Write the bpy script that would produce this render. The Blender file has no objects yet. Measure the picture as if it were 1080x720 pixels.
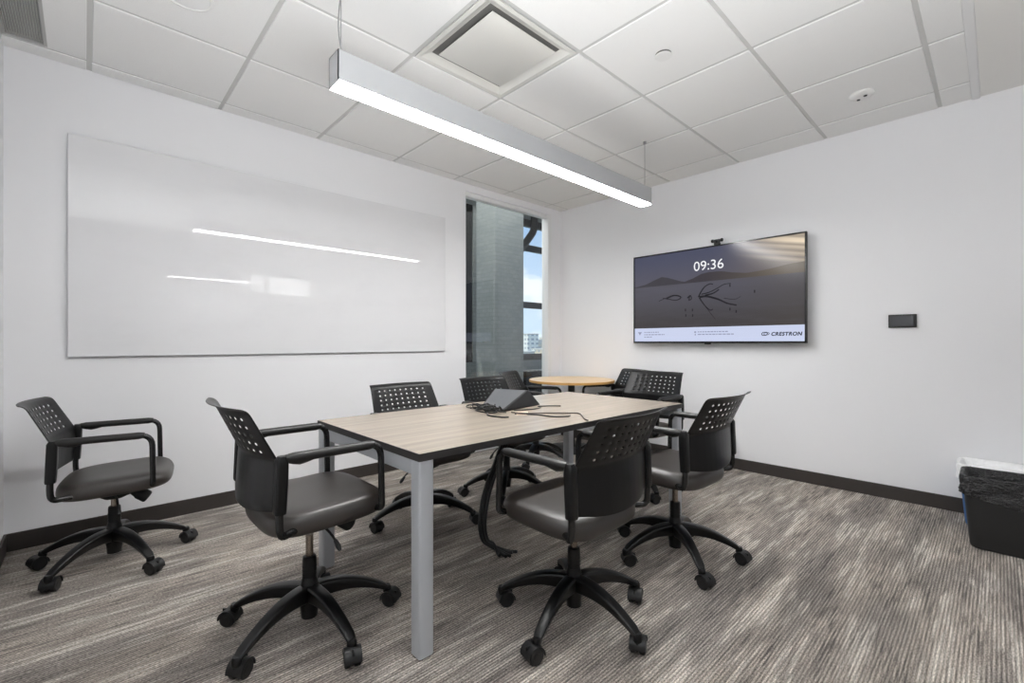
import bpy, bmesh, math, random
from mathutils import Vector, Matrix
random.seed(7)
C = bpy.context.scene.collection
PI = math.pi
R = math.radians

# ------------------------------------------------------------------ helpers
def lin(c):
    c = c / 255.0
    return c / 12.92 if c <= 0.04045 else ((c + 0.055) / 1.055) ** 2.4

def rgb(r, g, b):
    return (lin(r), lin(g), lin(b), 1.0)

class MB:
    """collects shapes into one bmesh"""
    def __init__(self):
        self.bm = bmesh.new()

    def add(self, verts, faces, mi=0, mat=None):
        vs = [self.bm.verts.new(mat @ Vector(v) if mat else v) for v in verts]
        for f in faces:
            try:
                fc = self.bm.faces.new([vs[i] for i in f])
                fc.material_index = mi
            except ValueError:
                pass
        return self

    def _merge(self, t, mi, mat):
        bmesh.ops.recalc_face_normals(t, faces=t.faces)
        me = bpy.data.meshes.new('tmp')
        for f in t.faces:
            f.material_index = mi
        if mat:
            t.transform(mat)
        t.to_mesh(me)
        t.free()
        self.bm.from_mesh(me)
        bpy.data.meshes.remove(me)
        return self

    def box(self, lo, hi, bev=0.0, seg=2, mi=0, mat=None):
        t = bmesh.new()
        bmesh.ops.create_cube(t, size=1.0)
        for v in t.verts:
            v.co = Vector([lo[i] + (v.co[i] + 0.5) * (hi[i] - lo[i]) for i in range(3)])
        if bev > 0:
            bmesh.ops.bevel(t, geom=t.edges[:], offset=bev, segments=seg, profile=0.6, affect='EDGES')
        return self._merge(t, mi, mat)

    def loft(self, rings, closed=True, cap=True, mi=0, mat=None):
        n = len(rings[0])
        verts = [p for r in rings for p in r]
        faces = []
        m = n if closed else n - 1
        for i in range(len(rings) - 1):
            for j in range(m):
                a = i * n + j
                b = i * n + (j + 1) % n
                faces.append((a, b, b + n, a + n))
        if cap:
            faces.append(tuple(range(n - 1, -1, -1)))
            k = (len(rings) - 1) * n
            faces.append(tuple(range(k, k + n)))
        t = bmesh.new()
        vs = [t.verts.new(v) for v in verts]
        for f in faces:
            try:
                t.faces.new([vs[i] for i in f])
            except ValueError:
                pass
        return self._merge(t, mi, mat)

    def lathe(self, prof, n=24, mi=0, mat=None, cap=True):
        rings = [[(r * math.cos(2 * PI * k / n), r * math.sin(2 * PI * k / n), z) for k in range(n)] for r, z in prof]
        return self.loft(rings, True, cap, mi, mat)

    def tube(self, path, rad, n=12, mi=0, mat=None, cap=True, flat=1.0):
        pts = [Vector(p) for p in path]
        rings = []
        up = None
        for i, p in enumerate(pts):
            if i == 0:
                d = pts[1] - pts[0]
            elif i == len(pts) - 1:
                d = pts[-1] - pts[-2]
            else:
                d = (pts[i + 1] - p).normalized() + (p - pts[i - 1]).normalized()
            d.normalize()
            if up is None:
                a = Vector((0, 0, 1)) if abs(d.z) < 0.9 else Vector((0, 1, 0))
                up = (a - d * a.dot(d)).normalized()
            else:
                up = (up - d * up.dot(d)).normalized()
            s = d.cross(up)
            r = rad[i] if isinstance(rad, (list, tuple)) else rad
            rings.append([tuple(p + (up * math.cos(2 * PI * k / n) * flat + s * math.sin(2 * PI * k / n)) * r) for k in range(n)])
        return self.loft(rings, True, cap, mi, mat)

    def build(self, name, mats, parent=None, smooth=35, recalc=False, mods=None):
        if recalc:
            bmesh.ops.recalc_face_normals(self.bm, faces=self.bm.faces)
        me = bpy.data.meshes.new(name)
        self.bm.to_mesh(me)
        self.bm.free()
        for m in (mats if isinstance(mats, (list, tuple)) else [mats]):
            me.materials.append(m)
        o = bpy.data.objects.new(name, me)
        C.objects.link(o)
        if mods:
            for kind, kw in mods:
                md = o.modifiers.new(kind, kind)
                for k, v in kw.items():
                    setattr(md, k, v)
            dg = bpy.context.evaluated_depsgraph_get()
            nm = bpy.data.meshes.new_from_object(o.evaluated_get(dg))
            o.modifiers.clear()
            o.data = nm
            bpy.data.meshes.remove(me)
            nm.name = name
            me = nm
        if smooth:
            me.polygons.foreach_set('use_smooth', [True] * len(me.polygons))
            me.set_sharp_from_angle(angle=R(smooth))
        if parent:
            o.parent = parent
        return o

def fillet(points, rad, seg=6):
    pts = [Vector(p) for p in points]
    out = [pts[0]]
    for i in range(1, len(pts) - 1):
        r = rad[i] if isinstance(rad, (list, tuple)) else rad
        a = (pts[i - 1] - pts[i]); b = (pts[i + 1] - pts[i])
        r = min(r, a.length * 0.49, b.length * 0.49)
        p0 = pts[i] + a.normalized() * r
        p2 = pts[i] + b.normalized() * r
        for k in range(seg + 1):
            t = k / seg
            out.append(p0 * (1 - t) ** 2 + pts[i] * 2 * t * (1 - t) + p2 * t * t)
    out.append(pts[-1])
    return out

def spline(points, n=8):
    P = [Vector(p) for p in points]
    out = []
    for i in range(len(P) - 1):
        p0 = P[max(i - 1, 0)]; p1 = P[i]; p2 = P[i + 1]; p3 = P[min(i + 2, len(P) - 1)]
        for k in range(n):
            t = k / n
            out.append(0.5 * ((2 * p1) + (p2 - p0) * t + (2 * p0 - 5 * p1 + 4 * p2 - p3) * t * t + (3 * p1 - p0 - 3 * p2 + p3) * t ** 3))
    out.append(P[-1])
    return out

def rrect(w, h, r, n=5, cx=0, cy=0):
    pts = []
    for sx, sy, a0 in ((1, 1, 0), (-1, 1, 90), (-1, -1, 180), (1, -1, 270)):
        for k in range(n + 1):
            a = R(a0 + 90 * k / n)
            pts.append((cx + sx * (w / 2 - r) + r * math.cos(a), cy + sy * (h / 2 - r) + r * math.sin(a)))
    return pts

def tag(o, label, cat, group=None, kind=None):
    o['label'] = label
    o['category'] = cat
    if group: o['group'] = group
    if kind: o['kind'] = kind
    return o

def struct(o):
    o['kind'] = 'structure'
    return o

def thing(name, label, cat, loc=(0, 0, 0), rot=(0, 0, 0), group=None):
    o = bpy.data.objects.new(name, None)
    C.objects.link(o)
    o.empty_display_size = 0.1
    o.location = loc
    o.rotation_euler = rot
    return tag(o, label, cat, group)

def copy_tree(o, parent=None):
    kids = list(o.children)
    c = o.copy()
    C.objects.link(c)
    if parent: c.parent = parent
    for k in kids:
        copy_tree(k, c)
    return c

# ------------------------------------------------------------------ materials
def new_mat(name):
    m = bpy.data.materials.new(name)
    m.use_nodes = True
    nt = m.node_tree
    return m, nt, nt.nodes['Principled BSDF'], nt.nodes['Material Output']

def mat(name, col, rough=0.5, metal=0.0, spec=0.5, bump=0.0, bscale=200.0, emit=None, estr=0.0, coat=0.0, mottled=0.0):
    m, nt, b, out = new_mat(name)
    b.inputs['Base Color'].default_value = col
    b.inputs['Roughness'].default_value = rough
    b.inputs['Metallic'].default_value = metal
    b.inputs['Specular IOR Level'].default_value = spec
    b.inputs['Coat Weight'].default_value = coat
    if emit:
        b.inputs['Emission Color'].default_value = emit
        b.inputs['Emission Strength'].default_value = estr
    if bump or mottled:
        tc = nt.nodes.new('ShaderNodeTexCoord')
        nz = nt.nodes.new('ShaderNodeTexNoise')
        nz.inputs['Scale'].default_value = bscale
        nz.inputs['Detail'].default_value = 4
        nt.links.new(tc.outputs['Object'], nz.inputs['Vector'])
        if bump:
            bp = nt.nodes.new('ShaderNodeBump')
            bp.inputs['Strength'].default_value = bump
            bp.inputs['Distance'].default_value = 0.002
            nt.links.new(nz.outputs['Fac'], bp.inputs['Height'])
            nt.links.new(bp.outputs['Normal'], b.inputs['Normal'])
        if mottled:
            mx = nt.nodes.new('ShaderNodeMix'); mx.data_type = 'RGBA'
            mx.inputs['A'].default_value = tuple(x * (1 - mottled) for x in col[:3]) + (1,)
            mx.inputs['B'].default_value = tuple(min(1, x * (1 + mottled)) for x in col[:3]) + (1,)
            nt.links.new(nz.outputs['Fac'], mx.inputs['Factor'])
            nt.links.new(mx.outputs['Result'], b.inputs['Base Color'])
    return m

class G:
    """tiny node-graph helper"""
    def __init__(self, nt): self.nt = nt
    def n(self, t, **kw):
        x = self.nt.nodes.new(t)
        for k, v in kw.items(): setattr(x, k, v)
        return x
    def link(self, a, b): self.nt.links.new(a, b)
    def math(self, op, a, b=None, clamp=False):
        x = self.n('ShaderNodeMath', operation=op); x.use_clamp = clamp
        for i, v in enumerate((a, b)):
            if v is None: continue
            if isinstance(v, (int, float)): x.inputs[i].default_value = v
            else: self.link(v, x.inputs[i])
        return x.outputs[0]
    def mapr(self, v, a, b, c=0.0, d=1.0, smooth=True):
        x = self.n('ShaderNodeMapRange')
        x.interpolation_type = 'SMOOTHSTEP' if smooth else 'LINEAR'
        for i, q in enumerate((a, b, c, d)): x.inputs[i + 1].default_value = q
        self.link(v, x.inputs[0]); return x.outputs[0]
    def noise(self, vec, scale=1.0, detail=3, rough=0.5):
        x = self.n('ShaderNodeTexNoise'); x.inputs['Scale'].default_value = scale
        x.inputs['Detail'].default_value = detail; x.inputs['Roughness'].default_value = rough
        self.link(vec, x.inputs['Vector']); return x.outputs['Fac']
    def scaled(self, vec, s, loc=(0, 0, 0)):
        x = self.n('ShaderNodeMapping'); x.inputs['Scale'].default_value = s; x.inputs['Location'].default_value = loc
        self.link(vec, x.inputs['Vector']); return x.outputs[0]
    def mix(self, f, a, b):
        x = self.n('ShaderNodeMix', data_type='RGBA')
        if isinstance(f, (int, float)): x.inputs['Factor'].default_value = f
        else: self.link(f, x.inputs['Factor'])
        for k, v in (('A', a), ('B', b)):
            if isinstance(v, tuple): x.inputs[k].default_value = v
            else: self.link(v, x.inputs[k])
        return x.outputs['Result']

M = {}
M['wall'] = mat('painted_wall', rgb(240, 240, 242), 0.7, spec=0.25, bump=0.04, bscale=120)
M['ceil_drywall'] = mat('ceiling_drywall', rgb(238, 237, 234), 0.8, spec=0.2)
M['tee'] = mat('ceiling_tee', rgb(205, 205, 203), 0.5, spec=0.3)
M['trim_white'] = mat('white_trim', rgb(236, 236, 236), 0.45)
M['baseboard'] = mat('rubber_baseboard', rgb(58, 53, 50), 0.5, bump=0.05, bscale=60)
M['plastic'] = mat('black_plastic', rgb(14, 14, 15), 0.34, spec=0.34, bump=0.05, bscale=900)
M['base_plastic'] = mat('base_plastic', rgb(12, 12, 13), 0.32, spec=0.4, bump=0.03, bscale=600)
M['tube'] = mat('black_tube', rgb(18, 18, 19), 0.26, spec=0.55)
M['pad'] = mat('arm_pad', rgb(24, 23, 23), 0.4, spec=0.5)
M['leather'] = mat('black_leather', rgb(42, 36, 32), 0.40, spec=0.9, bump=0.10, bscale=260, mottled=0.12)
M['chrome'] = mat('gas_steel', rgb(150, 140, 130), 0.25, metal=1.0)
M['rubber'] = mat('caster_rubber', rgb(24, 24, 25), 0.45)
M['leg_paint'] = mat('silver_paint', rgb(186, 189, 194), 0.42, metal=0.15, spec=0.4)
M['edge'] = mat('table_edge', rgb(50, 48, 48), 0.5)
M['under'] = mat('table_underside', rgb(60, 56, 53), 0.7)
M['black_gloss'] = mat('black_gloss', rgb(14, 14, 15), 0.18)
M['black_matte'] = mat('black_matte', rgb(22, 22, 23), 0.55)
M['dark_grey'] = mat('dark_grey_mesh', rgb(78, 78, 81), 0.35, bump=0.1, bscale=900)
M['cable'] = mat('cable_black', rgb(20, 20, 21), 0.45)
M['cable_tan'] = mat('cable_grey', rgb(92, 84, 78), 0.5)
M['paper'] = mat('paper_peach', rgb(216, 190, 166), 0.7)
M['white_plastic'] = mat('white_plastic', rgb(232, 232, 230), 0.4)
M['diffuser_metal'] = mat('diffuser_metal', rgb(222, 221, 216), 0.38, spec=0.5)
M['dark_void'] = mat('dark_void', rgb(110, 109, 106), 0.8)
M['grille'] = mat('vent_grille', rgb(182, 182, 180), 0.45, metal=0.1)
M['housing'] = mat('lamp_housing', rgb(174, 175, 177), 0.5, metal=0.05)
M['wire'] = mat('hanging_wire', rgb(158, 158, 158), 0.4, metal=0.6)
M['lamp'] = mat('lamp_diffuser', rgb(255, 255, 255), 0.5, emit=(1, 0.995, 0.985, 1), estr=60.0)
M['bin_black'] = mat('bin_black', rgb(34, 34, 34), 0.55, bump=0.1, bscale=500)
M['bin_blue'] = mat('bin_blue', rgb(60, 104, 160), 0.5)
M['birch'] = mat('birch_edge', rgb(206, 158, 92), 0.5)
M['concrete'] = None
M['frame_black'] = mat('window_frame_black', rgb(30, 31, 33), 0.5)
M['ext_floor'] = mat('outer_floor', rgb(92, 92, 92), 0.7)
M['hill'] = mat('hill_green', rgb(118, 132, 124), 0.9)

# wood laminate
def wood(name, c1, c2, c3, rough, stretch=(1.3, 26, 26)):
    m, nt, b, out = new_mat(name); g = G(nt)
    tc = g.n('ShaderNodeTexCoord').outputs['Object']
    a = g.noise(g.scaled(tc, stretch), 1.0, 6, 0.6)
    f = g.noise(g.scaled(tc, (stretch[0] * 2.5, stretch[1] * 5, 60)), 1.0, 4, 0.6)
    w = g.mapr(a, 0.33, 0.67)
    col = g.mix(w, c1, c2)
    col = g.mix(g.mapr(f, 0.5, 0.75, 0, 0.55), col, c3)
    g.link(col, b.inputs['Base Color'])
    b.inputs['Roughness'].default_value = rough
    b.inputs['Specular IOR Level'].default_value = 0.45
    bp = g.n('ShaderNodeBump'); bp.inputs['Strength'].default_value = 0.05; bp.inputs['Distance'].default_value = 0.001
    g.link(f, bp.inputs['Height']); g.link(bp.outputs[0], b.inputs['Normal'])
    return m
M['wood'] = wood('ash_laminate', rgb(150, 139, 126), rgb(163, 151, 137), rgb(134, 122, 110), 0.27)
M['maple'] = wood('maple_laminate', rgb(226, 190, 142), rgb(238, 206, 162), rgb(210, 170, 122), 0.3)

# carpet: ribs and streaks run along X
def carpet():
    m, nt, b, out = new_mat('carpet'); g = G(nt)
    tc = g.n('ShaderNodeTexCoord').outputs['Object']
    sep = g.n('ShaderNodeSeparateXYZ'); g.link(tc, sep.inputs[0])
    patch = g.noise(g.scaled(tc, (1.5, 4.2, 1)), 1.0, 2, 0.5)
    patch2 = g.noise(g.scaled(tc, (1.7, 11.0, 1), (3.1, 7.7, 0)), 1.0, 2, 0.5)
    strk = g.noise(g.scaled(tc, (2.4, 58, 1), (1, 2, 0)), 1.0, 3, 0.6)
    strk2 = g.noise(g.scaled(tc, (7, 120, 1), (5, 1, 0)), 1.0, 2, 0.6)
    fleck = g.noise(g.scaled(tc, (110, 260, 1)), 1.0, 2, 0.7)
    base = g.mix(g.mapr(patch, 0.36, 0.64), rgb(150, 143, 137), rgb(180, 170, 160))
    base = g.mix(g.mapr(strk2, 0.35, 0.65, 0, 0.65), base, rgb(116, 110, 106))
    fine = g.math('ADD', g.math('MULTIPLY', strk, 0.6), g.math('MULTIPLY', strk2, 0.4))
    lightm = g.math('MULTIPLY', g.mapr(patch2, 0.50, 0.58), g.mapr(fine, 0.47, 0.54))
    col = g.mix(g.math('MULTIPLY', lightm, 0.55), base, rgb(226, 219, 209))
    darkm = g.math('MULTIPLY', g.mapr(patch2, 0.50, 0.38), g.mapr(fine, 0.48, 0.58))
    col = g.mix(g.math('MULTIPLY', darkm, 0.6), col, rgb(84, 81, 80))
    rib = g.math('SINE', g.math('MULTIPLY', sep.outputs['Y'], 2 * PI / 0.0115))
    rib01 = g.mapr(rib, -1, 1, 0, 1, False)
    knot = g.math('SINE', g.math('MULTIPLY', sep.outputs['X'], 2 * PI / 0.013))
    shade = g.math('MULTIPLY', g.mapr(fleck, 0.25, 0.75, 0.42, 1.62), g.mapr(rib, -1, 1, 0.62, 1.25, False))
    mul = g.n('ShaderNodeVectorMath', operation='SCALE'); g.link(col, mul.inputs[0]); g.link(shade, mul.inputs['Scale'])
    g.link(mul.outputs[0], b.inputs['Base Color'])
    b.inputs['Roughness'].default_value = 0.95
    b.inputs['Specular IOR Level'].default_value = 0.1
    h = g.math('ADD', g.math('MULTIPLY', rib01, 0.7), g.math('ADD', g.math('MULTIPLY', fleck, 0.6), g.math('MULTIPLY', knot, 0.12)))
    bp = g.n('ShaderNodeBump'); bp.inputs['Strength'].default_value = 0.5; bp.inputs['Distance'].default_value = 0.004
    g.link(h, bp.inputs['Height']); g.link(bp.outputs[0], b.inputs['Normal'])
    return m
M['carpet'] = carpet()

# acoustic tile: fine pits
def tile_mat():
    m, nt, b, out = new_mat('acoustic_tile'); g = G(nt)
    tc = g.n('ShaderNodeTexCoord').outputs['Object']
    f = g.noise(tc, 380, 3, 0.7)
    l = g.noise(tc, 1.3, 2, 0.5)
    col = g.mix(g.mapr(f, 0.32, 0.5), rgb(228, 228, 226), rgb(241, 241, 240))
    g.link(col, b.inputs['Base Color'])
    b.inputs['Roughness'].default_value = 0.9
    b.inputs['Specular IOR Level'].default_value = 0.15
    bp = g.n('ShaderNodeBump'); bp.inputs['Strength'].default_value = 0.25; bp.inputs['Distance'].default_value = 0.002
    g.link(f, bp.inputs['Height']); g.link(bp.outputs[0], b.inputs['Normal'])
    return m
M['tile'] = tile_mat()

# painted masonry column
def brick_mat():
    m, nt, b, out = new_mat('painted_brick'); g = G(nt)
    tc = g.n('ShaderNodeTexCoord').outputs['Object']
    sep = g.n('ShaderNodeSeparateXYZ'); g.link(tc, sep.inputs[0])
    cb = g.n('ShaderNodeCombineXYZ')
    g.link(g.math('ADD', sep.outputs['X'], sep.outputs['Y']), cb.inputs['X']); g.link(sep.outputs['Z'], cb.inputs['Y'])
    br = g.n('ShaderNodeTexBrick')
    br.inputs['Scale'].default_value = 4.4; br.inputs['Mortar Size'].default_value = 0.012
    br.inputs['Color1'].default_value = rgb(128, 134, 133); br.inputs['Color2'].default_value = rgb(138, 143, 141)
    br.inputs['Mortar'].default_value = rgb(112, 117, 116)
    g.link(cb.outputs[0], br.inputs['Vector'])
    nz = g.noise(tc, 14, 5, 0.6)
    col = g.mix(g.mapr(nz, 0.3, 0.75, 0, 0.4), br.outputs['Color'], rgb(112, 118, 118))
    g.link(col, b.inputs['Base Color']); b.inputs['Roughness'].default_value = 0.7
    bp = g.n('ShaderNodeBump'); bp.inputs['Strength'].default_value = 0.4; bp.inputs['Distance'].default_value = 0.006
    g.link(br.outputs['Fac'], bp.inputs['Height']); bp.invert = True
    g.link(bp.outputs[0], b.inputs['Normal'])
    return m
M['concrete'] = brick_mat()
M['dark_concrete'] = mat('dark_concrete', rgb(84, 87, 88), 0.8, mottled=0.2, bscale=5)

# clear window glass: passes light, thin reflection by viewing angle (Fresnel)
def glass_mat():
    m, nt, b, out = new_mat('window_glass'); g = G(nt)
    nt.nodes.remove(b)
    tr = g.n('ShaderNodeBsdfTransparent'); tr.inputs[0].default_value = ((0.97, 0.985, 0.98, 1))
    gl = g.n('ShaderNodeBsdfGlossy'); gl.inputs['Roughness'].default_value = 0.01
    fr = g.n('ShaderNodeFresnel'); geo = g.n('ShaderNodeNewGeometry'); g.link(g.mapr(geo.outputs['Backfacing'], 0, 1, 1.45, 1 / 1.45, False), fr.inputs['IOR'])
    mx = g.n('ShaderNodeMixShader')
    g.link(fr.outputs[0], mx.inputs[0]); g.link(tr.outputs[0], mx.inputs[1]); g.link(gl.outputs[0], mx.inputs[2])
    g.link(mx.outputs[0], out.inputs[0])
    return m
M['glass'] = glass_mat()

# back painted glass marker board with faint wipe marks
def board_mat():
    m, nt, b, out = new_mat('marker_glass'); g = G(nt)
    tc = g.n('ShaderNodeTexCoord').outputs['Object']
    sm = g.noise(g.scaled(tc, (1.6, 1, 4)), 1.6, 4, 0.6)
    col = g.mix(g.mapr(sm, 0.45, 0.75, 0, 0.5), rgb(232, 232, 234), rgb(226, 226, 228))
    g.link(col, b.inputs['Base Color'])
    b.inputs['Roughness'].default_value = 0.02
    b.inputs['Specular IOR Level'].default_value = 0.5
    return m
M['board'] = board_mat()
M['board_edge'] = mat('glass_edge', rgb(150, 160, 158), 0.2)

def bag_mat(name, col, rough, strength=1.0):
    m, nt, b, out = new_mat(name); g = G(nt)
    tc = g.n('ShaderNodeTexCoord').outputs['Object']
    a = g.noise(g.scaled(tc, (14, 14, 24)), 1.0, 4, 0.65)
    w = g.noise(g.scaled(tc, (30, 30, 10)), 1.0, 3, 0.6)
    bp = g.n('ShaderNodeBump'); bp.inputs['Strength'].default_value = strength; bp.inputs['Distance'].default_value = 0.035
    g.link(g.math('ADD', a, g.math('MULTIPLY', w, 0.5)), bp.inputs['Height']); g.link(bp.outputs[0], b.inputs['Normal'])
    b.inputs['Base Color'].default_value = col; b.inputs['Roughness'].default_value = rough
    return m
M['bag_black'] = bag_mat('bin_bag_black', rgb(40, 40, 41), 0.26)
M['bag_white'] = bag_mat('bin_bag_white', rgb(250, 250, 251), 0.35, 0.35)

# ------------------------------------------------------------------ camera
F = 480.64
TH = 0.7534
CAM = Vector((-4.1862, -3.6054, 1.1127))
cam = bpy.data.cameras.new('camera')
co = bpy.data.objects.new('camera', cam)
C.objects.link(co)
co.location = CAM
co.rotation_euler = (PI / 2, 0, -TH)
cam.sensor_width = 36
cam.lens = 36 * F / 1080
cam.shift_y = 0.99 / 1080
cam.clip_start = 0.02
cam.clip_end = 6000
bpy.context.scene.camera = co

# ------------------------------------------------------------------ room shell
H = 2.69
XL = -4.50           # end wall behind the swivel chair by the board
YB = -4.30           # where the meeting room opens to the office behind the camera
def solid(name, lo, hi, m, bev=0.0):
    return struct(MB().box(lo, hi, bev).build(name, m, smooth=0))

solid('floor', (-8, -9.8, -0.1), (3.0, 0.0, 0.0), M['carpet'])
# wall on the whiteboard side, with the tall glazed opening next to the corner
mb = MB()
mb.box((-8, 0, 0), (-1.435, 0.12, 3.3))
mb.box((-1.435, 0, 2.615), (-0.17, 0.12, 3.3))
mb.box((-0.17, 0, 0), (0.0, 0.12, 3.3))
struct(mb.build('wall_left', M['wall'], smooth=0))
solid('wall_right', (0, YB, 0), (0.12, 0.12, 3.3), M['wall'])
solid('wall_end', (XL - 0.1, YB, 0), (XL, 0, 3.0), M['wall'])
solid('wall_office', (-8, -9.9, 0), (3.0, -9.8, 3.3), M['wall'])
solid('wall_office_side', (3.0, -9.9, 0), (3.1, 0, 3.3), M['wall'])
solid('wall_office_end', (-8.1, -9.9, 0), (-8, 0, 3.3), M['wall'])
# ceiling tiles with tegular edges dropping below the tees
S, SY, BX, BY = 0.6462, 0.6442, 0.2906, 0.7649
xs = [0.0] + [-(BX + i * S) for i in range(7)] + [XL]
ys = [0.0, -(BY - SY)] + [-(BY + j * SY) for j in range(5)] + [-3.492]
mb = MB()
g_ = 0.011
DIFF = (3, 3)
for i in range(len(xs) - 1):
    for j in range(len(ys) - 1):
        x1, x0 = xs[i], xs[i + 1]
        y1, y0 = ys[j], ys[j + 1]
        if i == 4 and j == 3:      # the air diffuser bay
            continue
        a = 0.004 if i == 0 else g_
        bb = 0.004 if j == 0 else g_
        if i == 7 and y1 - y0 > 0.3 and j == 1:
            # slot grille bay beside the end wall
            mb.box((x0 + 0.16, y0 + g_, H - 0.006), (x1 - g_, y1 - g_, H + 0.014), 0.003, 1)
            continue
        mb.box((x0 + g_ * (i != 7), y0 + (0.002 if j == len(ys) - 2 else g_), H - 0.006), (x1 - a, y1 - bb, H + 0.014), 0.003, 1)
struct(mb.build('ceiling', M['tile'], smooth=0))
# tees
mb = MB()
for x in xs[1:-1]:
    mb.box((x - 0.0135, -3.49, H), (x + 0.0135, 0, H + 0.03))
for y in ys[1:-1]:
    mb.box((XL, y - 0.0135, H + 0.0005), (0, y + 0.0135, H + 0.03))
mb.box((XL, -0.018, H + 0.001), (0, 0, H + 0.03))
mb.box((-0.018, -3.49, H + 0.001), (0, 0, H + 0.03))
struct(mb.build('trim_1', M['tee'], smooth=0))
solid('ceiling_slab', (-8, YB, H + 0.035), (0.0, 0.0, H + 0.1), M['ceil_drywall'])
# drywall border strip by the entrance with its bead trim
solid('ceiling_border', (XL, YB, H - 0.004), (0, -3.515, H + 0.035), M['ceil_drywall'])
struct(MB().box((XL, -3.53, H - 0.014), (0, -3.49, H + 0.03), 0.006, 2).build('trim_2', M['trim_white']))
solid('ceiling_office', (-8, -9.8, 3.3), (3.0, YB, 3.4), M['ceil_drywall'])
# baseboards
solid('baseboard_left', (XL, -0.012, 0), (-1.435, 0, 0.095), M['baseboard'], 0.003)
solid('baseboard_right', (-0.012, YB, 0), (0, -0.012, 0.095), M['baseboard'], 0.003)
solid('baseboard_end', (XL, YB, 0), (XL + 0.012, -0.012, 0.095), M['baseboard'], 0.003)

# glazed opening in the left wall: white channel frame and one pane
f = MB()
f.box((-1.435, 0.02, 2.575), (-0.17, 0.10, 2.615), 0.004)
f.box((-1.435, 0.02, 0.0), (-1.415, 0.10, 2.575), 0.003)
f.box((-0.226, -0.004, 0.0), (-0.17, 0.10, 2.615), 0.006)
f.box((-1.415, 0.02, 0.0), (-0.226, 0.10, 0.04), 0.004)
w1 = struct(f.build('window_1', M['trim_white']))
MB().box((-1.415, 0.055, 0.04), (-0.226, 0.065, 2.575)).build('pane', M['glass'], w1, smooth=0)

# ------------------------------------------------------------------ outer bay behind the glass
YW = 2.1
solid('floor_outer', (-4.5, 0.0, -0.1), (5.0, YW + 0.3, 0.0), M['ext_floor'])
solid('ceiling_outer', (-4.5, 0.12, 3.36), (5.0, YW + 0.3, 3.46), M['dark_concrete'])
solid('wall_outer_end', (-4.6, 0.12, 0), (-4.5, YW + 0.3, 3.46), M['wall'])
solid('wall_outer_side', (5.0, 0.12, 0), (5.1, YW + 0.3, 3.46), M['wall'])
mb = MB()
mb.box((-4.5, YW, 0), (5.0, YW + 0.25, 0.80))           # low wall under the windows
mb.box((-4.5, YW, 3.30), (5.0, YW + 0.25, 3.36))
mb.box((0.32, YW, 0.80), (1.05, YW + 0.25, 3.30))       # pier
mb.box((2.9, YW, 0.80), (5.0, YW + 0.25, 3.30))
mb.box((-4.5, YW, 0.80), (-2.6, YW + 0.25, 3.30))
struct(mb.build('wall_outer', M['concrete'], smooth=0))
def outer_window(name, x0, x1, muls, bars):
    f = MB()
    y0, y1 = YW + 0.02, YW + 0.10
    f.box((x0, y0, 0.80), (x1, y1, 0.91))
    f.box((x0, y0, 3.18), (x1, y1, 3.30))
    for x in muls: f.box((x - 0.035, y0, 0.8), (x + 0.035, y1, 3.3))
    for z in bars: f.box((x0, y0 + 0.01, z - 0.055), (x1, y1 - 0.01, z + 0.055))
    o = struct(f.build(name, M['frame_black'], smooth=0))
    MB().box((x0, YW + 0.055, 0.85), (x1, YW + 0.065, 3.25)).build('pane', M['glass'], o, smooth=0)
outer_window('window_2', 1.05, 2.9, [1.085, 2.865], [2.80, 1.78])
outer_window('window_3', -2.6, 0.32, [-2.565, -1.2, 0.215, 0.275], [2.80, 1.78])
# masonry column in the bay
solid('column', (-0.006, 1.20, 0), (0.56, 1.62, 3.36), M['concrete'], 0.015)
# black duct elbow hung in the right-hand window
mb = MB()
mb.tube(fillet([(1.466, 1.86, 3.36), (1.466, 1.86, 3.04), (1.0, 1.86, 2.50)], 0.10, 8), 0.062, 18)
tag(mb.build('duct_pipe', M['frame_black']), 'bent black duct pipe coming down from the ceiling behind the glass', 'pipe')
# heater cabinet under the far window
t = thing('heater_cabinet', 'dark low heater cabinet under the far window beyond the glass', 'heater', (1.95, 1.93, 0))
MB().box((-0.75, -0.14, 0.0), (0.75, 0.14, 0.62), 0.01).build('cabinet_body', M['black_matte'], t)
mb = MB()
for k in range(14): mb.box((-0.68 + k * 0.1, -0.10, 0.62), (-0.62 + k * 0.1, 0.10, 0.635))
mb.build('top_grille', M['grille'], t)

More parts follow.
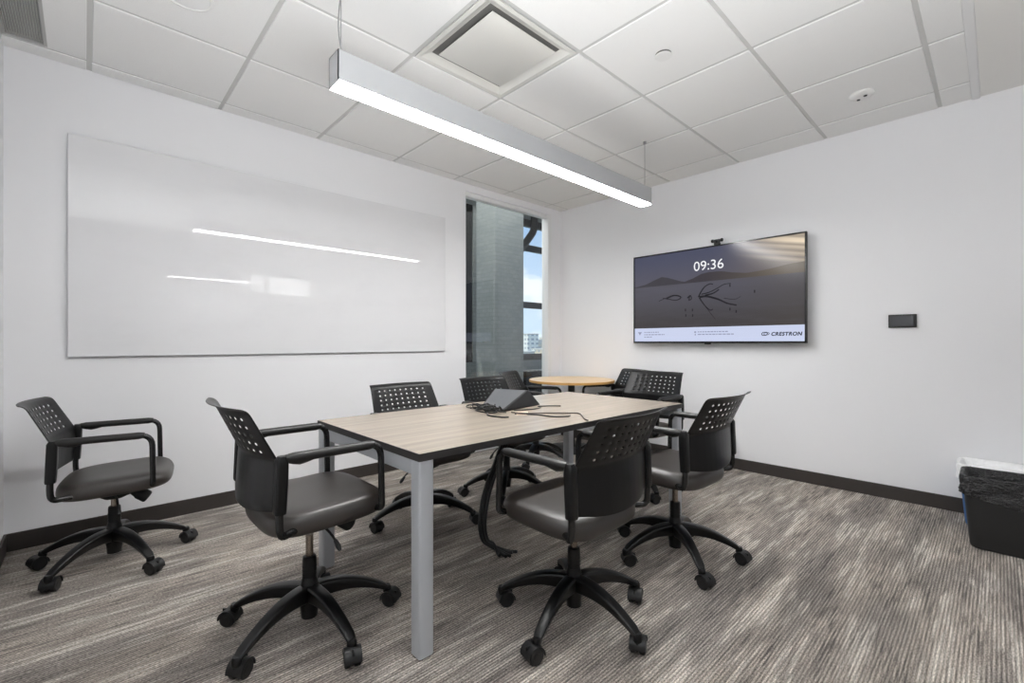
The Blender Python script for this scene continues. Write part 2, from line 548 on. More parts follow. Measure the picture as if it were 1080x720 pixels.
# ------------------------------------------------------------------ the city far outside
def bld(x, y, w, d, h, col, label, wc, floors, roofbox=False):
    m, nt, b, out = new_mat('facade'); g = G(nt)
    tc = g.n('ShaderNodeTexCoord').outputs['Object']
    sep = g.n('ShaderNodeSeparateXYZ'); g.link(tc, sep.inputs[0])
    br = g.n('ShaderNodeTexBrick'); br.offset = 0.0
    br.inputs['Scale'].default_value = 1.0; br.inputs['Brick Width'].default_value = 5.0; br.inputs['Row Height'].default_value = 4.0
    br.inputs['Mortar Size'].default_value = 1.1
    br.inputs['Color1'].default_value = wc; br.inputs['Color2'].default_value = wc; br.inputs['Mortar'].default_value = col
    cb = g.n('ShaderNodeCombineXYZ'); g.link(g.math('ADD', sep.outputs['X'], sep.outputs['Y']), cb.inputs['X']); g.link(sep.outputs['Z'], cb.inputs['Y'])
    g.link(cb.outputs[0], br.inputs['Vector']); g.link(br.outputs['Color'], b.inputs['Base Color'])
    b.inputs['Roughness'].default_value = 0.8
    t = thing('city_building', label, 'building', (x, y, -26), (0, 0, -0.3))
    MB().box((-w / 2, -d / 2, 0), (w / 2, d / 2, h)).build('block', m, t, smooth=0)
    rm = MB().box((-w / 2 - .4, -d / 2 - .4, h), (w / 2 + .4, d / 2 + .4, h + 0.8))
    if roofbox: rm.box((-w * .2, -d * .2, h + .8), (w * .25, d * .2, h + 5))
    rm.build('roof', mat('roof_pale', rgb(198, 196, 190), 0.8), t, smooth=0)
def along(u, t):       # a spot in the direction the photo column u looks, t metres out
    k = (u - 540) / F; s, c = math.sin(TH), math.cos(TH)
    return CAM.x + t * (s + k * c), CAM.y + t * (c - k * s)
W = rgb(226, 224, 218); Wn = rgb(168, 174, 180)
for (u, t_, w, h, col, lab, rb) in [
    (558.5, 430, 11, 34.5, rgb(238, 236, 232), 'tall white slab block, highest roof in the view through the far window', False),
    (566, 470, 18, 25, rgb(214, 206, 192), 'cream mid-rise with a roof box behind the white blocks in the far window', True),
    (573, 520, 20, 28, rgb(202, 200, 196), 'grey mid-rise at the window post in the far city view', True),
    (554, 300, 11, 20.5, rgb(222, 222, 220), 'low white building nearest the column edge in the city view', False),
    (562.5, 262, 7, 18.5, rgb(232, 226, 214), 'small cream house in the middle of the city view below the tall white slab', False),
    (569.5, 375, 8, 21.5, rgb(236, 234, 230), 'white house with flat roof in front of the cream mid-rise', False),
    (575.5, 285, 8, 22.5, rgb(218, 204, 180), 'sand coloured house beside the white window post in the city view', False),
    (556.5, 190, 8, 15.5, rgb(150, 176, 176), 'wide low pale green roofed hall in front of all the city houses', False),
    (570, 225, 9, 17.5, rgb(224, 208, 172), 'yellowish low building just above the window sill in the city view', False)]:
    x, y = along(u, t_)
    bld(x, y, w, 14, h, col, lab, Wn, 6, rb)
mb = MB()
hx = []
for k in range(60):
    a = -0.9 + 1.8 * k / 59
    zt = -6 + 26 * (0.6 + 0.25 * math.sin(k * 0.55) + 0.15 * math.sin(k * 1.7 + 1))
    d = 1500
    th = TH + 0.06 + a
    hx.append((d * math.sin(th), d * math.cos(th), zt))
vs, fs = [], []
for k, p in enumerate(hx):
    vs += [(p[0] * .55, p[1] * .55, -26), p, (p[0] * 1.5, p[1] * 1.5, -26)]
for k in range(59):
    for q in range(2):
        a = k * 3 + q
        fs.append((a, a + 3, a + 4, a + 1))
struct(MB().add(vs, fs).build('hills', M['hill'], recalc=True))
solid('ground_city', (-1500, 8, -27), (2500, 2500, -26), M['hill'])

# ------------------------------------------------------------------ chair prototype
def chair_parts(root):
    # --- five-star base; each leg holds its caster
    def leg_mesh():
        mb = MB(); rings = []
        for k in range(13):
            t = k / 12
            x = 0.018 + t * 0.297
            top = 0.172 - 0.092 * (t ** 1.7) + 0.012 * math.sin(PI * t)
            hh = 0.066 * (1 - t) + 0.025 * t
            w = 0.056 * (1 - t) + 0.038 * t
            if k == 12: top -= 0.006; w *= 0.75; hh *= .8
            r = []
            for py, pz in rrect(w, hh, 0.011 * (1 - .3 * t), 3):
                taper = 1.0 if pz > 0 else 0.72
                r.append((x, py * taper, top - hh / 2 + pz))
            rings.append(r)
        mb.loft(rings)
        mb.lathe([(0.015, 0.052), (0.017, 0.056), (0.017, 0.074), (0.013, 0.082)], 16, mat=Matrix.Translation((0.305, 0, 0)))
        return mb
    def caster_mesh():
        mb = MB()
        rot = Matrix.Translation((-0.016, 0, 0.027)) @ Matrix.Rotation(R(90), 4, 'X')
        for s in (-1, 1):
            m_ = rot @ Matrix.Translation((0, 0, s * 0.0145))
            mb.lathe([(0.012, -0.0095), (0.0235, -0.0095), (0.027, -0.006), (0.027, 0.006), (0.0235, 0.0095), (0.012, 0.0095)], 22, mat=m_)
            mb.lathe([(0.013, -0.0105), (0.013, 0.0105)], 14, mat=m_)
        rings = []
        for k in range(11):           # hood over the two wheels
            a = R(-5 + 190 * k / 10)
            ro, ri = 0.0315, 0.0285
            c, s_ = math.cos(a), math.sin(a)
            rings.append([(-0.016 + ro * c, -0.0255, 0.027 + ro * s_), (-0.016 + ro * c, 0.0255, 0.027 + ro * s_),
                          (-0.016 + ri * c, 0.0255, 0.027 + ri * s_), (-0.016 + ri * c, -0.0255, 0.027 + ri * s_)])
        mb.loft(rings)
        mb.box((-0.042, -0.003, 0.02), (0.012, 0.003, 0.056))
        mb.lathe([(0.011, 0.04), (0.012, 0.048), (0.0095, 0.056), (0.008, 0.062)], 14)
        for v in mb.bm.verts: v.co = Vector((v.co.x * 1.12, v.co.y * 1.12, v.co.z * 1.1))
        return mb
    base_leg0 = None
    for k in range(5):
        if k == 0:
            lg = leg_mesh().build('base_leg', M['base_plastic'], root)
            ca = caster_mesh().build('caster', M['rubber'], lg)
            base_leg0, ca0 = lg, ca
        else:
            lg = base_leg0.copy(); C.objects.link(lg); lg.parent = root
            ca = ca0.copy(); C.objects.link(ca); ca.parent = lg
        ca.location = (0.305, 0, 0)
        lg.rotation_euler = (0, 0, R(72 * k))
    mb = MB()
    mb.lathe([(0.018, 0.045), (0.030, 0.048), (0.032, 0.075), (0.036, 0.10), (0.037, 0.135), (0.034, 0.165), (0.0285, 0.19), (0.026, 0.20)], 26)
    mb.build('base_hub', M['base_plastic'], root)
    mb = MB().lathe([(0.0255, 0.19), (0.0255, 0.268), (0.024, 0.280), (0.020, 0.282)], 24)
    for z in (0.21, 0.225, 0.24): mb.lathe([(0.0262, z), (0.0270, z + .003), (0.0262, z + .006)], 24, cap=False)
    mb.build('column_sleeve', M['plastic'], root)
    MB().lathe([(0.0140, 0.22), (0.0140, 0.365)], 20).build('gas_cylinder', M['chrome'], root)
    # --- seat mechanism
    mb = MB()
    mb.loft([[(x, y, z) for x, y in rrect(w, d, 0.02, 3, cx)] for w, d, z, cx in ((0.07, 0.06, 0.322, 0), (0.15, 0.09, 0.345, 0.01), (0.20, 0.13, 0.372, 0.02), (0.22, 0.19, 0.400, 0.02))])
    mb.build('seat_mechanism', M['black_matte'], root)
    ax = Matrix.Translation((0.095, -0.06, 0.350)) @ Matrix.Rotation(R(128), 4, 'Y')
    MB().lathe([(0.012, -0.03), (0.020, -0.02), (0.026, 0.005), (0.029, 0.010), (0.030, 0.050), (0.026, 0.056)], 18, mat=ax).build('tension_knob', M['black_matte'], root)
    mb = MB()
    mb.tube(spline([(0.0, -0.05, 0.355), (0.02, -0.10, 0.345), (0.03, -0.15, 0.325), (0.035, -0.175, 0.305)], 4), 0.0045, 8)
    mb.tube([(0.034, -0.165, 0.314), (0.037, -0.185, 0.296), (0.038, -0.196, 0.286)], [0.007, 0.010, 0.006], 10)
    mb.build('height_lever', M['black_matte'], root)
    # --- seat cushion
    rings = []
    N = 48
    def outline(k, sc, sz):
        a = 2 * PI * k / N
        c, s_ = math.cos(a), math.sin(a)
        e = 0.52
        x = math.copysign(abs(c) ** e, c); y = math.copysign(abs(s_) ** e, s_)
        wid = 0.242 * (0.985 + 0.015 * x)
        return 0.022 + x * 0.222 * sc, y * (wid - (1 - sc) * 0.228)
    for sc, z in ((0.55, 0.398), (0.88, 0.394), (0.96, 0.399), (0.992, 0.412), (1.0, 0.430), (0.992, 0.449), (0.965, 0.464), (0.91, 0.473), (0.80, 0.478), (0.5, 0.475), (0.25, 0.473)):
        r = []
        for k in range(N):
            x, y = outline(k, sc, z)
            zz = z + 0.045 * x - 0.010                            # tipped slightly back
            if z > 0.44: zz -= 0.014 * max(0, (x - 0.13) / 0.1) ** 2   # waterfall front
            r.append((x, y, zz))
        rings.append(r)
    mb = MB().loft(rings)
    mb.build('seat', M['leather'], root, smooth=60, mods=[('SUBSURF', dict(levels=1, render_levels=1))])
    # --- tube frame with arms, one per side
    for s in (-1, 1):
        yy = s * 0.257
        pth = fillet([(-0.06, s * 0.17, 0.404), (-0.13, s * 0.215, 0.408), (-0.184, yy, 0.412), (-0.187, yy, 0.47), (-0.178, yy, 0.668), (0.168, yy, 0.668), (0.172, yy, 0.425), (0.168, s * 0.225, 0.418)],
                     [0, 0.03, 0.034, 0.02, 0.022, 0.055, 0.018, 0], 6)
        MB().tube(pth, 0.0122, 12).build('arm_frame', M['tube'], root, smooth=50)
        rings = []
        for k in range(15):
            t = k / 14
            x = -0.168 + t * 0.308
            rw, rt, rb = 0.0205, 0.0155, 0.0175
            if t < .3: rb += 0.010 * math.sin(PI * t / .3) ** 2      # swelling at the rear underside
            if k in (0, 14): rw *= .75; rt *= .75; rb *= .8
            z0 = 0.668
            rings.append([(x, yy + rw * math.cos(2 * PI * q / 14), z0 + (rt if math.sin(2 * PI * q / 14) > 0 else rb) * math.sin(2 * PI * q / 14)) for q in range(14)])
        MB().loft(rings).build('armrest_pad', M['pad'], root, smooth=50)
    # --- one-piece backrest shell, punched
    us = [-1.0]
    for i in range(9):
        uc = (i - 4) * 0.0405
        us += [(uc - 0.0051) / 0.23, (uc + 0.0051) / 0.23]
    us += [1.0]
    us.insert(1, -0.965); us.insert(-1, 0.965)
    # profile: (z, x, half width, sag) ; sag = how far the middle sits behind the sides
    prof = [(0.492, -0.190, 0.228, 0.050), (0.500, -0.1895, 0.234, 0.050), (0.54, -0.188, 0.238, 0.048), (0.60, -0.185, 0.241, 0.046), (0.650, -0.181, 0.243, 0.044), (0.657, -0.182, 0.243, 0.044)]
    up0 = Vector((-0.186, 0.662)); up1 = Vector((-0.264, 0.818))
    L = (up1 - up0).length
    srow = [(0.005, False), (0.010, False)]
    for i in range(5):
        sc = 0.022 + i * 0.0315
        srow += [(sc - 0.0051, True), (sc + 0.0051, False)]
    rows = [(p, False) for p in prof]
    for sdist, hole in srow:
        q = up0 + (up1 - up0) * (sdist / L)
        rows.append(((q.y, q.x, 0.243 - 0.016 * sdist / L, 0.044 - 0.006 * sdist / L), hole))
    rows.append(((0.818, -0.264, 0.228, 0.038), False))
    rows.append(((0.829, -0.274, 0.226, 0.038), False))
    rows.append(((0.834, -0.290, 0.222, 0.037), False))
    rows.append(((0.834, -0.296, 0.218, 0.037), False))
    verts, faces = [], []
    nu = len(us)
    for (p, _) in rows:
        z, x, hw, sag = p
        for u in us:
            zz = z - (0.022 * (1 - u * u) if z < 0.55 else 0.0)
            verts.append((x - sag * (1 - u * u), u * hw, zz))
    for j in range(len(rows) - 1):
        for i in range(nu - 1):
            if rows[j][1] and i >= 2 and (i - 2) % 2 == 0 and i < nu - 3:
                continue
            a = j * nu + i
            faces.append((a, a + 1, a + 1 + nu, a + nu))
    shell = MB().add(verts, faces)
    shell.build('backrest', M['plastic'], root, smooth=45, recalc=True,
                mods=[('SOLIDIFY', dict(thickness=0.004, offset=0.0)), ('SUBSURF', dict(levels=1, render_levels=1))])
    for s in (-1, 1):   # sleeves that slip over the uprights
        rings = []
        for z, x, a, b in ((0.492, -0.185, 0.017, 0.019), (0.50, -0.185, 0.018, 0.020), (0.58, -0.181, 0.019, 0.020), (0.648, -0.179, 0.0185, 0.0195), (0.664, -0.179, 0.018, 0.019), (0.677, -0.178, 0.012, 0.014)):
            rings.append([(x + px, s * 0.2545 + py, z) for px, py in rrect(2 * a, 2 * b, 0.009, 3)])
        MB().loft(rings).build('backrest_sleeve', M['plastic'], root, smooth=40)

CH = 'office chairs around the meeting table and the round table'
proto = thing('office_chair', '', 'chair', group=CH)
chair_parts(proto)
FIXED = ('base_leg', 'base_hub', 'column_sleeve', 'gas_cylinder')
chairs = [  # x, y, yaw, lift, star phase, label
    (-4.075, -0.524, -8.6, 0.000, 5.5, 'black swivel chair standing alone against the whiteboard wall, away from the table'),
    (-3.545, -1.765, 0.5, 0.068, -11.0, 'black swivel armchair at the near table end, raised high on its gas lift'),
    (-2.734, -2.425, 91.8, 0.023, 50.5, 'black chair beside the hanging cable harness, its punched back covering the table edge'),
    (-1.932, -2.450, 88.9, 0.030, 13.2, 'black chair below the television, on the open-floor long side of the table'),
    (-1.123, -1.734, 180.5, 0.045, 20.0, 'black chair at the far short end of the table, glossy curved back facing us'),
    (-2.644, -1.170, -88.7, 0.005, 22.4, 'black chair behind the table below the glass whiteboard, only its back showing'),
    (-1.901, -1.111, -89.4, 0.005, 6.0, 'black chair behind the table partly hidden by the black conference console'),
    (-1.110, -0.655, -64.0, 0.000, -6.0, 'black chair in front of the tall window, at the window side of the round table'),
    (-0.457, -1.045, 157.4, 0.010, 54.0, 'black chair at the round table, mostly hidden behind another chair'),
]
allch = []
for i, (x, y, yaw, dz, ph, lab) in enumerate(chairs):
    allch.append(proto if i == 0 else copy_tree(proto))
for (x, y, yaw, dz, ph, lab), o in zip(chairs, allch):
    o.location = (x, y, 0)
    o.rotation_euler = (0, 0, R(yaw))
    o['label'] = lab
    k = 0
    for ch in o.children:
        st = ch.name.split('.')[0]
        if st == 'base_leg':
            ch.rotation_euler = (0, 0, R(ph + 72 * k - yaw)); k += 1
            for c2 in ch.children:
                c2.rotation_euler = (0, 0, random.uniform(0, 2 * PI))
        elif st not in FIXED:
            ch.location.z = dz

# ------------------------------------------------------------------ meeting table
TX0, TX1, TY0, TY1, TZ = -3.342, -1.415, -2.236, -1.292, 0.726
t = thing('conference_table', 'rectangular meeting table with ash laminate top and silver square legs', 'table', ((TX0 + TX1) / 2, (TY0 + TY1) / 2, 0))
hw, hd = (TX1 - TX0) / 2, (TY1 - TY0) / 2
MB().box((-hw + .003, -hd + .003, TZ - 0.026), (hw - .003, hd - .003, TZ), 0.0008, 1).build('tabletop', M['wood'], t, smooth=0)
mb = MB()
for lo, hi in (((-hw, -hd), (hw, -hd + .003)), ((-hw, hd - .003), (hw, hd)), ((-hw, -hd + .003), (-hw + .003, hd - .003)), ((hw - .003, -hd + .003), (hw, hd - .003))):
    mb.box((lo[0], lo[1], TZ - 0.028), (hi[0], hi[1], TZ - 0.0004))
mb.build('edge_band', M['edge'], t, smooth=0)
L = 0.060
for sx in (-1, 1):
    for sy in (-1, 1):
        x0 = sx * hw - (L if sx > 0 else 0) + (-0.003 * sx); y0 = sy * hd - (L if sy > 0 else 0) + (-0.003 * sy)
        mb = MB()
        pts = rrect(L, L, 0.008, 3, x0 + L / 2, y0 + L / 2)
        mb.loft([[(a, b, z) for a, b in pts] for z in (0.008, TZ - 0.028)])
        mb.box((x0 + .012, y0 + .012, 0), (x0 + L - .012, y0 + L - .012, 0.01))
        mb.build('leg', M['leg_paint'], t)
for sx in (-1, 1):
    x = sx * (hw - 0.022)
    MB().box((x - 0.015, -hd + L, TZ - 0.084), (x + 0.015, hd - L, TZ - 0.029), 0.003).build('end_rail', M['leg_paint'], t)
for sy in (-1, 1):
    y = sy * (hd - 0.20)
    MB().box((-hw + 0.037, y - 0.02, TZ - 0.066), (hw - 0.037, y + 0.02, TZ - 0.0285), 0.003).build('long_rail', M['edge'], t)

# round side table in the corner
t = thing('round_table', 'small round cafe table with pale maple top in the corner by the window', 'table', (-0.323, -0.50, 0))
RT = 0.445
t.location = (-0.455, -0.54, 0)
MB().lathe([(RT - .004, TZ - 0.025), (RT, TZ - 0.022), (RT, TZ - 0.003), (RT - .003, TZ - 0.0005)], 72).build('table_edge', M['birch'], t)
MB().lathe([(RT - .003, TZ - 0.003), (RT - .004, TZ + 0.0003)], 72).build('tabletop', M['maple'], t)
MB().lathe([(0.035, 0.02), (0.035, TZ - 0.04), (0.12, TZ - 0.035), (0.12, TZ - 0.026)], 28).build('pedestal', M['black_matte'], t)
MB().lathe([(0.27, 0.0), (0.27, 0.008), (0.20, 0.018), (0.05, 0.03), (0.035, 0.05)], 40).build('base', M['black_matte'], t)

# ------------------------------------------------------------------ conference console and its cables on the table
cz = TZ
t = thing('conference_console', 'black wedge-shaped conference phone console on the meeting table', 'console', (-2.33, -1.60, cz))
def w2l(p): return (p[0] + 2.33, p[1] + 1.60, p[2] - cz)
B1, B2, B3, B4 = (-2.461, -1.503, cz + .002), (-2.495, -1.733, cz + .002), (-2.127, -1.667, cz + .002), (-2.125, -1.33, cz + .002)
F1, F2 = (-2.461, -1.503, 0.740), (-2.495, -1.733, 0.740)
T1, T2 = (-2.2153, -1.3399, 0.8098), (-2.216, -1.649, 0.824)
V = [w2l(p) for p in (B1, B2, B3, B4, F1, F2, T1, T2)]
fc = [(4, 5, 7, 6), (5, 1, 2, 7), (0, 1, 5, 4), (0, 4, 6, 3), (3, 6, 7, 2), (0, 3, 2, 1)]
b_ = bmesh.new(); vv = [b_.verts.new(v) for v in V]
for f in fc: b_.faces.new([vv[i] for i in f])
bmesh.ops.recalc_face_normals(b_, faces=b_.faces)
bmesh.ops.bevel(b_, geom=b_.edges[:], offset=0.004, segments=2, profile=0.5, affect='EDGES')
mb = MB(); mb.bm.free(); mb.bm = b_
mb.build('console_body', M['black_matte'], t)
def inset_face(ids, d, lift):
    P = [Vector(V[i]) for i in ids]
    c = sum(P, Vector()) / len(P)
    n = (P[1] - P[0]).cross(P[2] - P[0]).normalized()
    if n.z < 0 and ids != (5, 1, 2, 7): n = -n
    if n.dot(c - Vector((0.02, 0.02, 0.03))) < 0: n = -n
    top = [p + (c - p).normalized() * d + n * lift for p in P]
    bot = [p - n * 0.003 for p in top]
    return MB().loft([[tuple(p) for p in bot], [tuple(p) for p in top]])
inset_face((4, 5, 7, 6), 0.016, 0.0012).build('touch_panel', M['dark_grey'], t, smooth=0)
inset_face((5, 1, 2, 7), 0.020, 0.0012).build('speaker_mesh', M['black_matte'], t, smooth=0)
# cables
def cable(name, pts, r, m, label, group, n=8):
    o = MB().tube(spline(pts, 8), r, n).build(name, m, smooth=80)
    tag(o, label, 'cable', group)
    return o
z0 = cz + 0.004
tc_root = thing('cable_tangle', 'bundle of looped black cables heaped in front of the conference console', 'cable', (-2.56, -1.67, cz))
for q in range(9):
    a0 = random.uniform(0, 6.28); rr = random.uniform(0.035, 0.075)
    cx, cy = random.uniform(-.015, .03), random.uniform(-.10, .10)
    pts = []
    for k in range(10):
        a = a0 + k * 0.78
        pts.append((cx + rr * 0.55 * math.cos(a), cy + rr * 1.25 * math.sin(a) + k * .006, 0.0045 + 0.005 * q * (0.6 + 0.4 * math.sin(k * 1.3 + q)) + 0.001 * k))
    pts = [(p[0] - max(0, 0.0), p[1], max(p[2], 0.0042)) for p in pts]
    MB().tube(spline(pts, 5), 0.0035, 7).build('cable_loop', M['cable'], tc_root, smooth=80)
cable('cable', [(-2.60, -1.72, z0), (-2.64, -1.78, z0), (-2.63, -1.86, z0), (-2.60, -1.89, z0)], 0.0045, M['cable'], 'short black cable end sticking out of the tangle towards the near table edge', None)
cable('cable', [(-2.48, -1.78, z0), (-2.44, -1.86, z0), (-2.36, -1.93, z0), (-2.28, -2.00, z0), (-2.24, -2.06, z0), (-2.30, -2.13, z0), (-2.36, -2.19, z0), (-2.38, -2.226, z0)], 0.0035, M['cable_tan'], 'thin grey cable running from the console to the near table edge beside the nearest chair', None)
cable('cable', [(-2.50, -1.83, z0), (-2.44, -1.93, z0), (-2.42, -2.04, z0), (-2.36, -2.08, z0), (-2.335, -2.075, z0)], 0.0035, M['cable'], 'second cable, black, curving towards the near edge below the grey one', None)
cable('cable', [(-2.44, -1.76, z0 + .004), (-2.30, -1.78, z0), (-2.22, -1.76, z0), (-2.20, -1.72, z0), (-2.13, -1.76, z0), (-2.09, -1.80, z0)], 0.003, M['cable'], 'thin black lead looping out past the far side of the console', None)
o = MB().box((-0.05, -0.035, 0), (0.05, 0.035, 0.002)).build('paper_note', M['paper'], smooth=0)
o.location = (-2.45, -1.835, cz + 0.0005); o.rotation_euler = (0, 0, 0.9)
tag(o, 'small peach paper note lying under the cables beside the console', 'paper')
# thick cable harness hanging from the table underside to the carpet
t = thing('cable_harness', 'thick black cable harness drooping from under the table down to the carpet', 'cable', (-2.6, -1.7, 0))
for q in range(6):
    ox, oy = 0.016 * math.cos(q * 1.05), 0.016 * math.sin(q * 1.05)
    e = [(-2.60, -1.87), (-2.545, -1.86), (-2.58, -1.88), (-2.565, -1.82), (-2.52, -1.87), (-2.62, -1.84)][q]
    pts = [(-2.30 + ox, -1.58 + oy, 0.690), (-2.33 + ox, -1.60 + oy, 0.60), (-2.47 + ox, -1.66 + oy, 0.44), (-2.585 + ox, -1.70 + oy, 0.30), (-2.635 + ox, -1.72 + oy, 0.16), (-2.62 + ox, -1.72 + oy, 0.06), (-2.60 + ox * .7, -1.755 + oy * .7, 0.018 + .004 * q), ((e[0] - 2.59) / 2, (e[1] - 1.78) / 2, 0.010), (e[0], e[1], 0.0085)]
    pts = [(p[0] + 2.6, p[1] + 1.7, p[2]) for p in pts]
    MB().tube(spline(pts, 6), 0.0085, 9).build('cable_strand', M['cable'], t, smooth=80)

# ------------------------------------------------------------------ glass whiteboard
t = thing('glass_board', 'large frameless white glass marker board on the wall', 'whiteboard', (-2.975, -0.002, 1.031))
MB().box((-1.28, -0.024, 0), (1.28, -0.018, 1.26), 0.0012, 1).build('glass_panel', M['board'], t, smooth=0)
MB().box((-1.278, -0.0185, 0.003), (1.278, -0.0165, 1.257)).build('back_edge', M['board_edge'], t, smooth=0)
for sx in (-1.15, 1.15):
    for zz in (0.12, 1.14):
        MB().lathe([(0.016, 0.0), (0.016, 0.0165)], 16, mat=Matrix.Translation((sx, 0, zz)) @ Matrix.Rotation(R(90), 4, 'X')).build('standoff', M['leg_paint'], t)

# ------------------------------------------------------------------ television
def facing_minus_x(o, loc):
    o.matrix_world = Matrix(((0, 0, -1, loc[0]), (-1, 0, 0, loc[1]), (0, 1, 0, loc[2]), (0, 0, 0, 1)))
tv = thing('television', 'large flat television on the wall showing a lake picture and the time', 'television')
facing_minus_x(tv, (-0.087, -1.8215, 1.543))
mb = MB()
HW, HH = 0.766, 0.4365
for lo, hi in (((-HW, HH - .013), (HW, HH)), ((-HW, -HH), (HW, -HH + .016)), ((-HW, -HH + .016), (-HW + .013, HH - .013)), ((HW - .013, -HH + .016), (HW, HH - .013))):
    mb.box((lo[0], lo[1], -0.03), (hi[0], hi[1], 0.0035), 0.0015, 1)
mb.build('bezel', M['black_gloss'], tv)
MB().box((-HW + .004, -HH + .004, -0.034), (HW - .004, HH - .004, -0.006), 0.003).build('back_shell', M['black_matte'], tv)
MB().box((-0.30, -0.22, -0.0865), (0.30, 0.22, -0.034), 0.004).build('wall_mount', M['black_matte'], tv)
MB().box((-0.035, -HH - 0.010, -0.02), (0.015, -HH + 0.002, 0.002), 0.002).build('status_light', M['black_gloss'], tv)

def screen_mat(name, build):
    m, nt, b, out = new_mat(name); g = G(nt)
    b.inputs['Base Color'].default_value = (0.006, 0.006, 0.007, 1)
    b.inputs['Roughness'].default_value = 0.17
    b.inputs['Specular IOR Level'].default_value = 0.25
    tc = g.n('ShaderNodeTexCoord').outputs['Object']
    col = build(g, tc)
    if isinstance(col, tuple): b.inputs['Emission Color'].default_value = col
    else: g.link(col, b.inputs['Emission Color'])
    b.inputs['Emission Strength'].default_value = SCREEN
    return m
SCREEN = 0.9
def pic(g, tc):
    sep = g.n('ShaderNodeSeparateXYZ'); g.link(tc, sep.inputs[0])
    X, Y = sep.outputs['X'], sep.outputs['Y']
    sky = g.mix(g.mapr(Y, 0.12, 0.43), rgb(86, 85, 98), rgb(74, 77, 98))
    sky = g.mix(g.math('MULTIPLY', g.mapr(X, 0.0, 0.75), 0.75), sky, rgb(104, 92, 80))
    water = g.mix(g.mapr(Y, -0.30, 0.12), rgb(62, 59, 60), rgb(84, 83, 93))
    water = g.mix(g.math('MULTIPLY', g.mapr(X, 0.1, 0.75), 0.5), water, rgb(72, 67, 62))
    nz = g.noise(g.scaled(tc, (2, 14, 1)), 1.5, 3)
    water = g.mix(g.mapr(nz, 0.4, 0.7, 0, 0.35), water, rgb(78, 74, 80))
    col = g.mix(g.math('GREATER_THAN', Y, 0.121), water, sky)
    # slanting pale cream streaks across the upper right of the picture
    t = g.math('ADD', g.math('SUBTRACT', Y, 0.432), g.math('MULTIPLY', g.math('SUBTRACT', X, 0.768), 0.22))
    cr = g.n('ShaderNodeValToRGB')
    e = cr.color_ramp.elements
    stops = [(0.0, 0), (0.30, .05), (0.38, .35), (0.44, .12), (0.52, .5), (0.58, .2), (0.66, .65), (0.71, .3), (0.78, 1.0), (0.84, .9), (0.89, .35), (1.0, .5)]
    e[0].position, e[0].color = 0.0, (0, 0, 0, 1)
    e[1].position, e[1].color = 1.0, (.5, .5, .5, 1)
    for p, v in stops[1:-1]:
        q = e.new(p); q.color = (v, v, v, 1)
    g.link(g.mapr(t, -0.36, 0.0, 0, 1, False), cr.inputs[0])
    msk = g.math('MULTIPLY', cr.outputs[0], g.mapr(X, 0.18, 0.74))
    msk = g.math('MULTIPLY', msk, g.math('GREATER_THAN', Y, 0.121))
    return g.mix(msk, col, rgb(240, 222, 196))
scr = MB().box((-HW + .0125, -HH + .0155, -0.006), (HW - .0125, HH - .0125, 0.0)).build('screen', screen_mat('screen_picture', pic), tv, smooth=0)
def flat(name, polys, m, z, parent=scr):
    mb = MB()
    for p in polys:
        mb.add([(x, y, z) for x, y in p], [tuple(range(len(p)))])
    return mb.build(name, m, parent, smooth=0)
def ribbon(pts, w):
    P = [Vector((a, b, 0)) for a, b in pts]
    S_ = spline(P, 5)
    out = []
    for i in range(len(S_) - 1):
        d = (S_[i + 1] - S_[i]).normalized(); n = Vector((-d.y, d.x, 0)) * w * (1 - 0.5 * i / len(S_))
        out.append([(S_[i] + n)[:2], (S_[i + 1] + n)[:2], (S_[i + 1] - n)[:2], (S_[i] - n)[:2]][::-1])
    return out
hl = [(-0.7525, 0.128), (-0.626, 0.148), (-0.539, 0.180), (-0.455, 0.206), (-0.393, 0.192), (-0.273, 0.150), (-0.224, 0.137), (-0.2, 0.133)]
hr = [(-0.25, 0.130), (-0.139, 0.162), (-0.065, 0.194), (0.007, 0.204), (0.112, 0.199), (0.212, 0.177), (0.325, 0.160), (0.449, 0.168), (0.538, 0.179), (0.638, 0.196), (0.7525, 0.204)]
def strip(top, yb): return [[(top[i][0], yb), (top[i + 1][0], yb), top[i + 1], top[i]] for i in range(len(top) - 1)]
flat('pictured_hills', strip(hl, 0.121), screen_mat('scr_hill', lambda g, t: rgb(62, 60, 66)), 0.0004)
def hillcol(g, tc):
    sep = g.n('ShaderNodeSeparateXYZ'); g.link(tc, sep.inputs[0])
    return g.mix(g.mapr(sep.outputs['X'], -0.1, 0.7), rgb(60, 56, 62), rgb(92, 82, 70))
flat('pictured_hills', strip(hr, 0.121), screen_mat('scr_hill_r', hillcol), 0.0005)
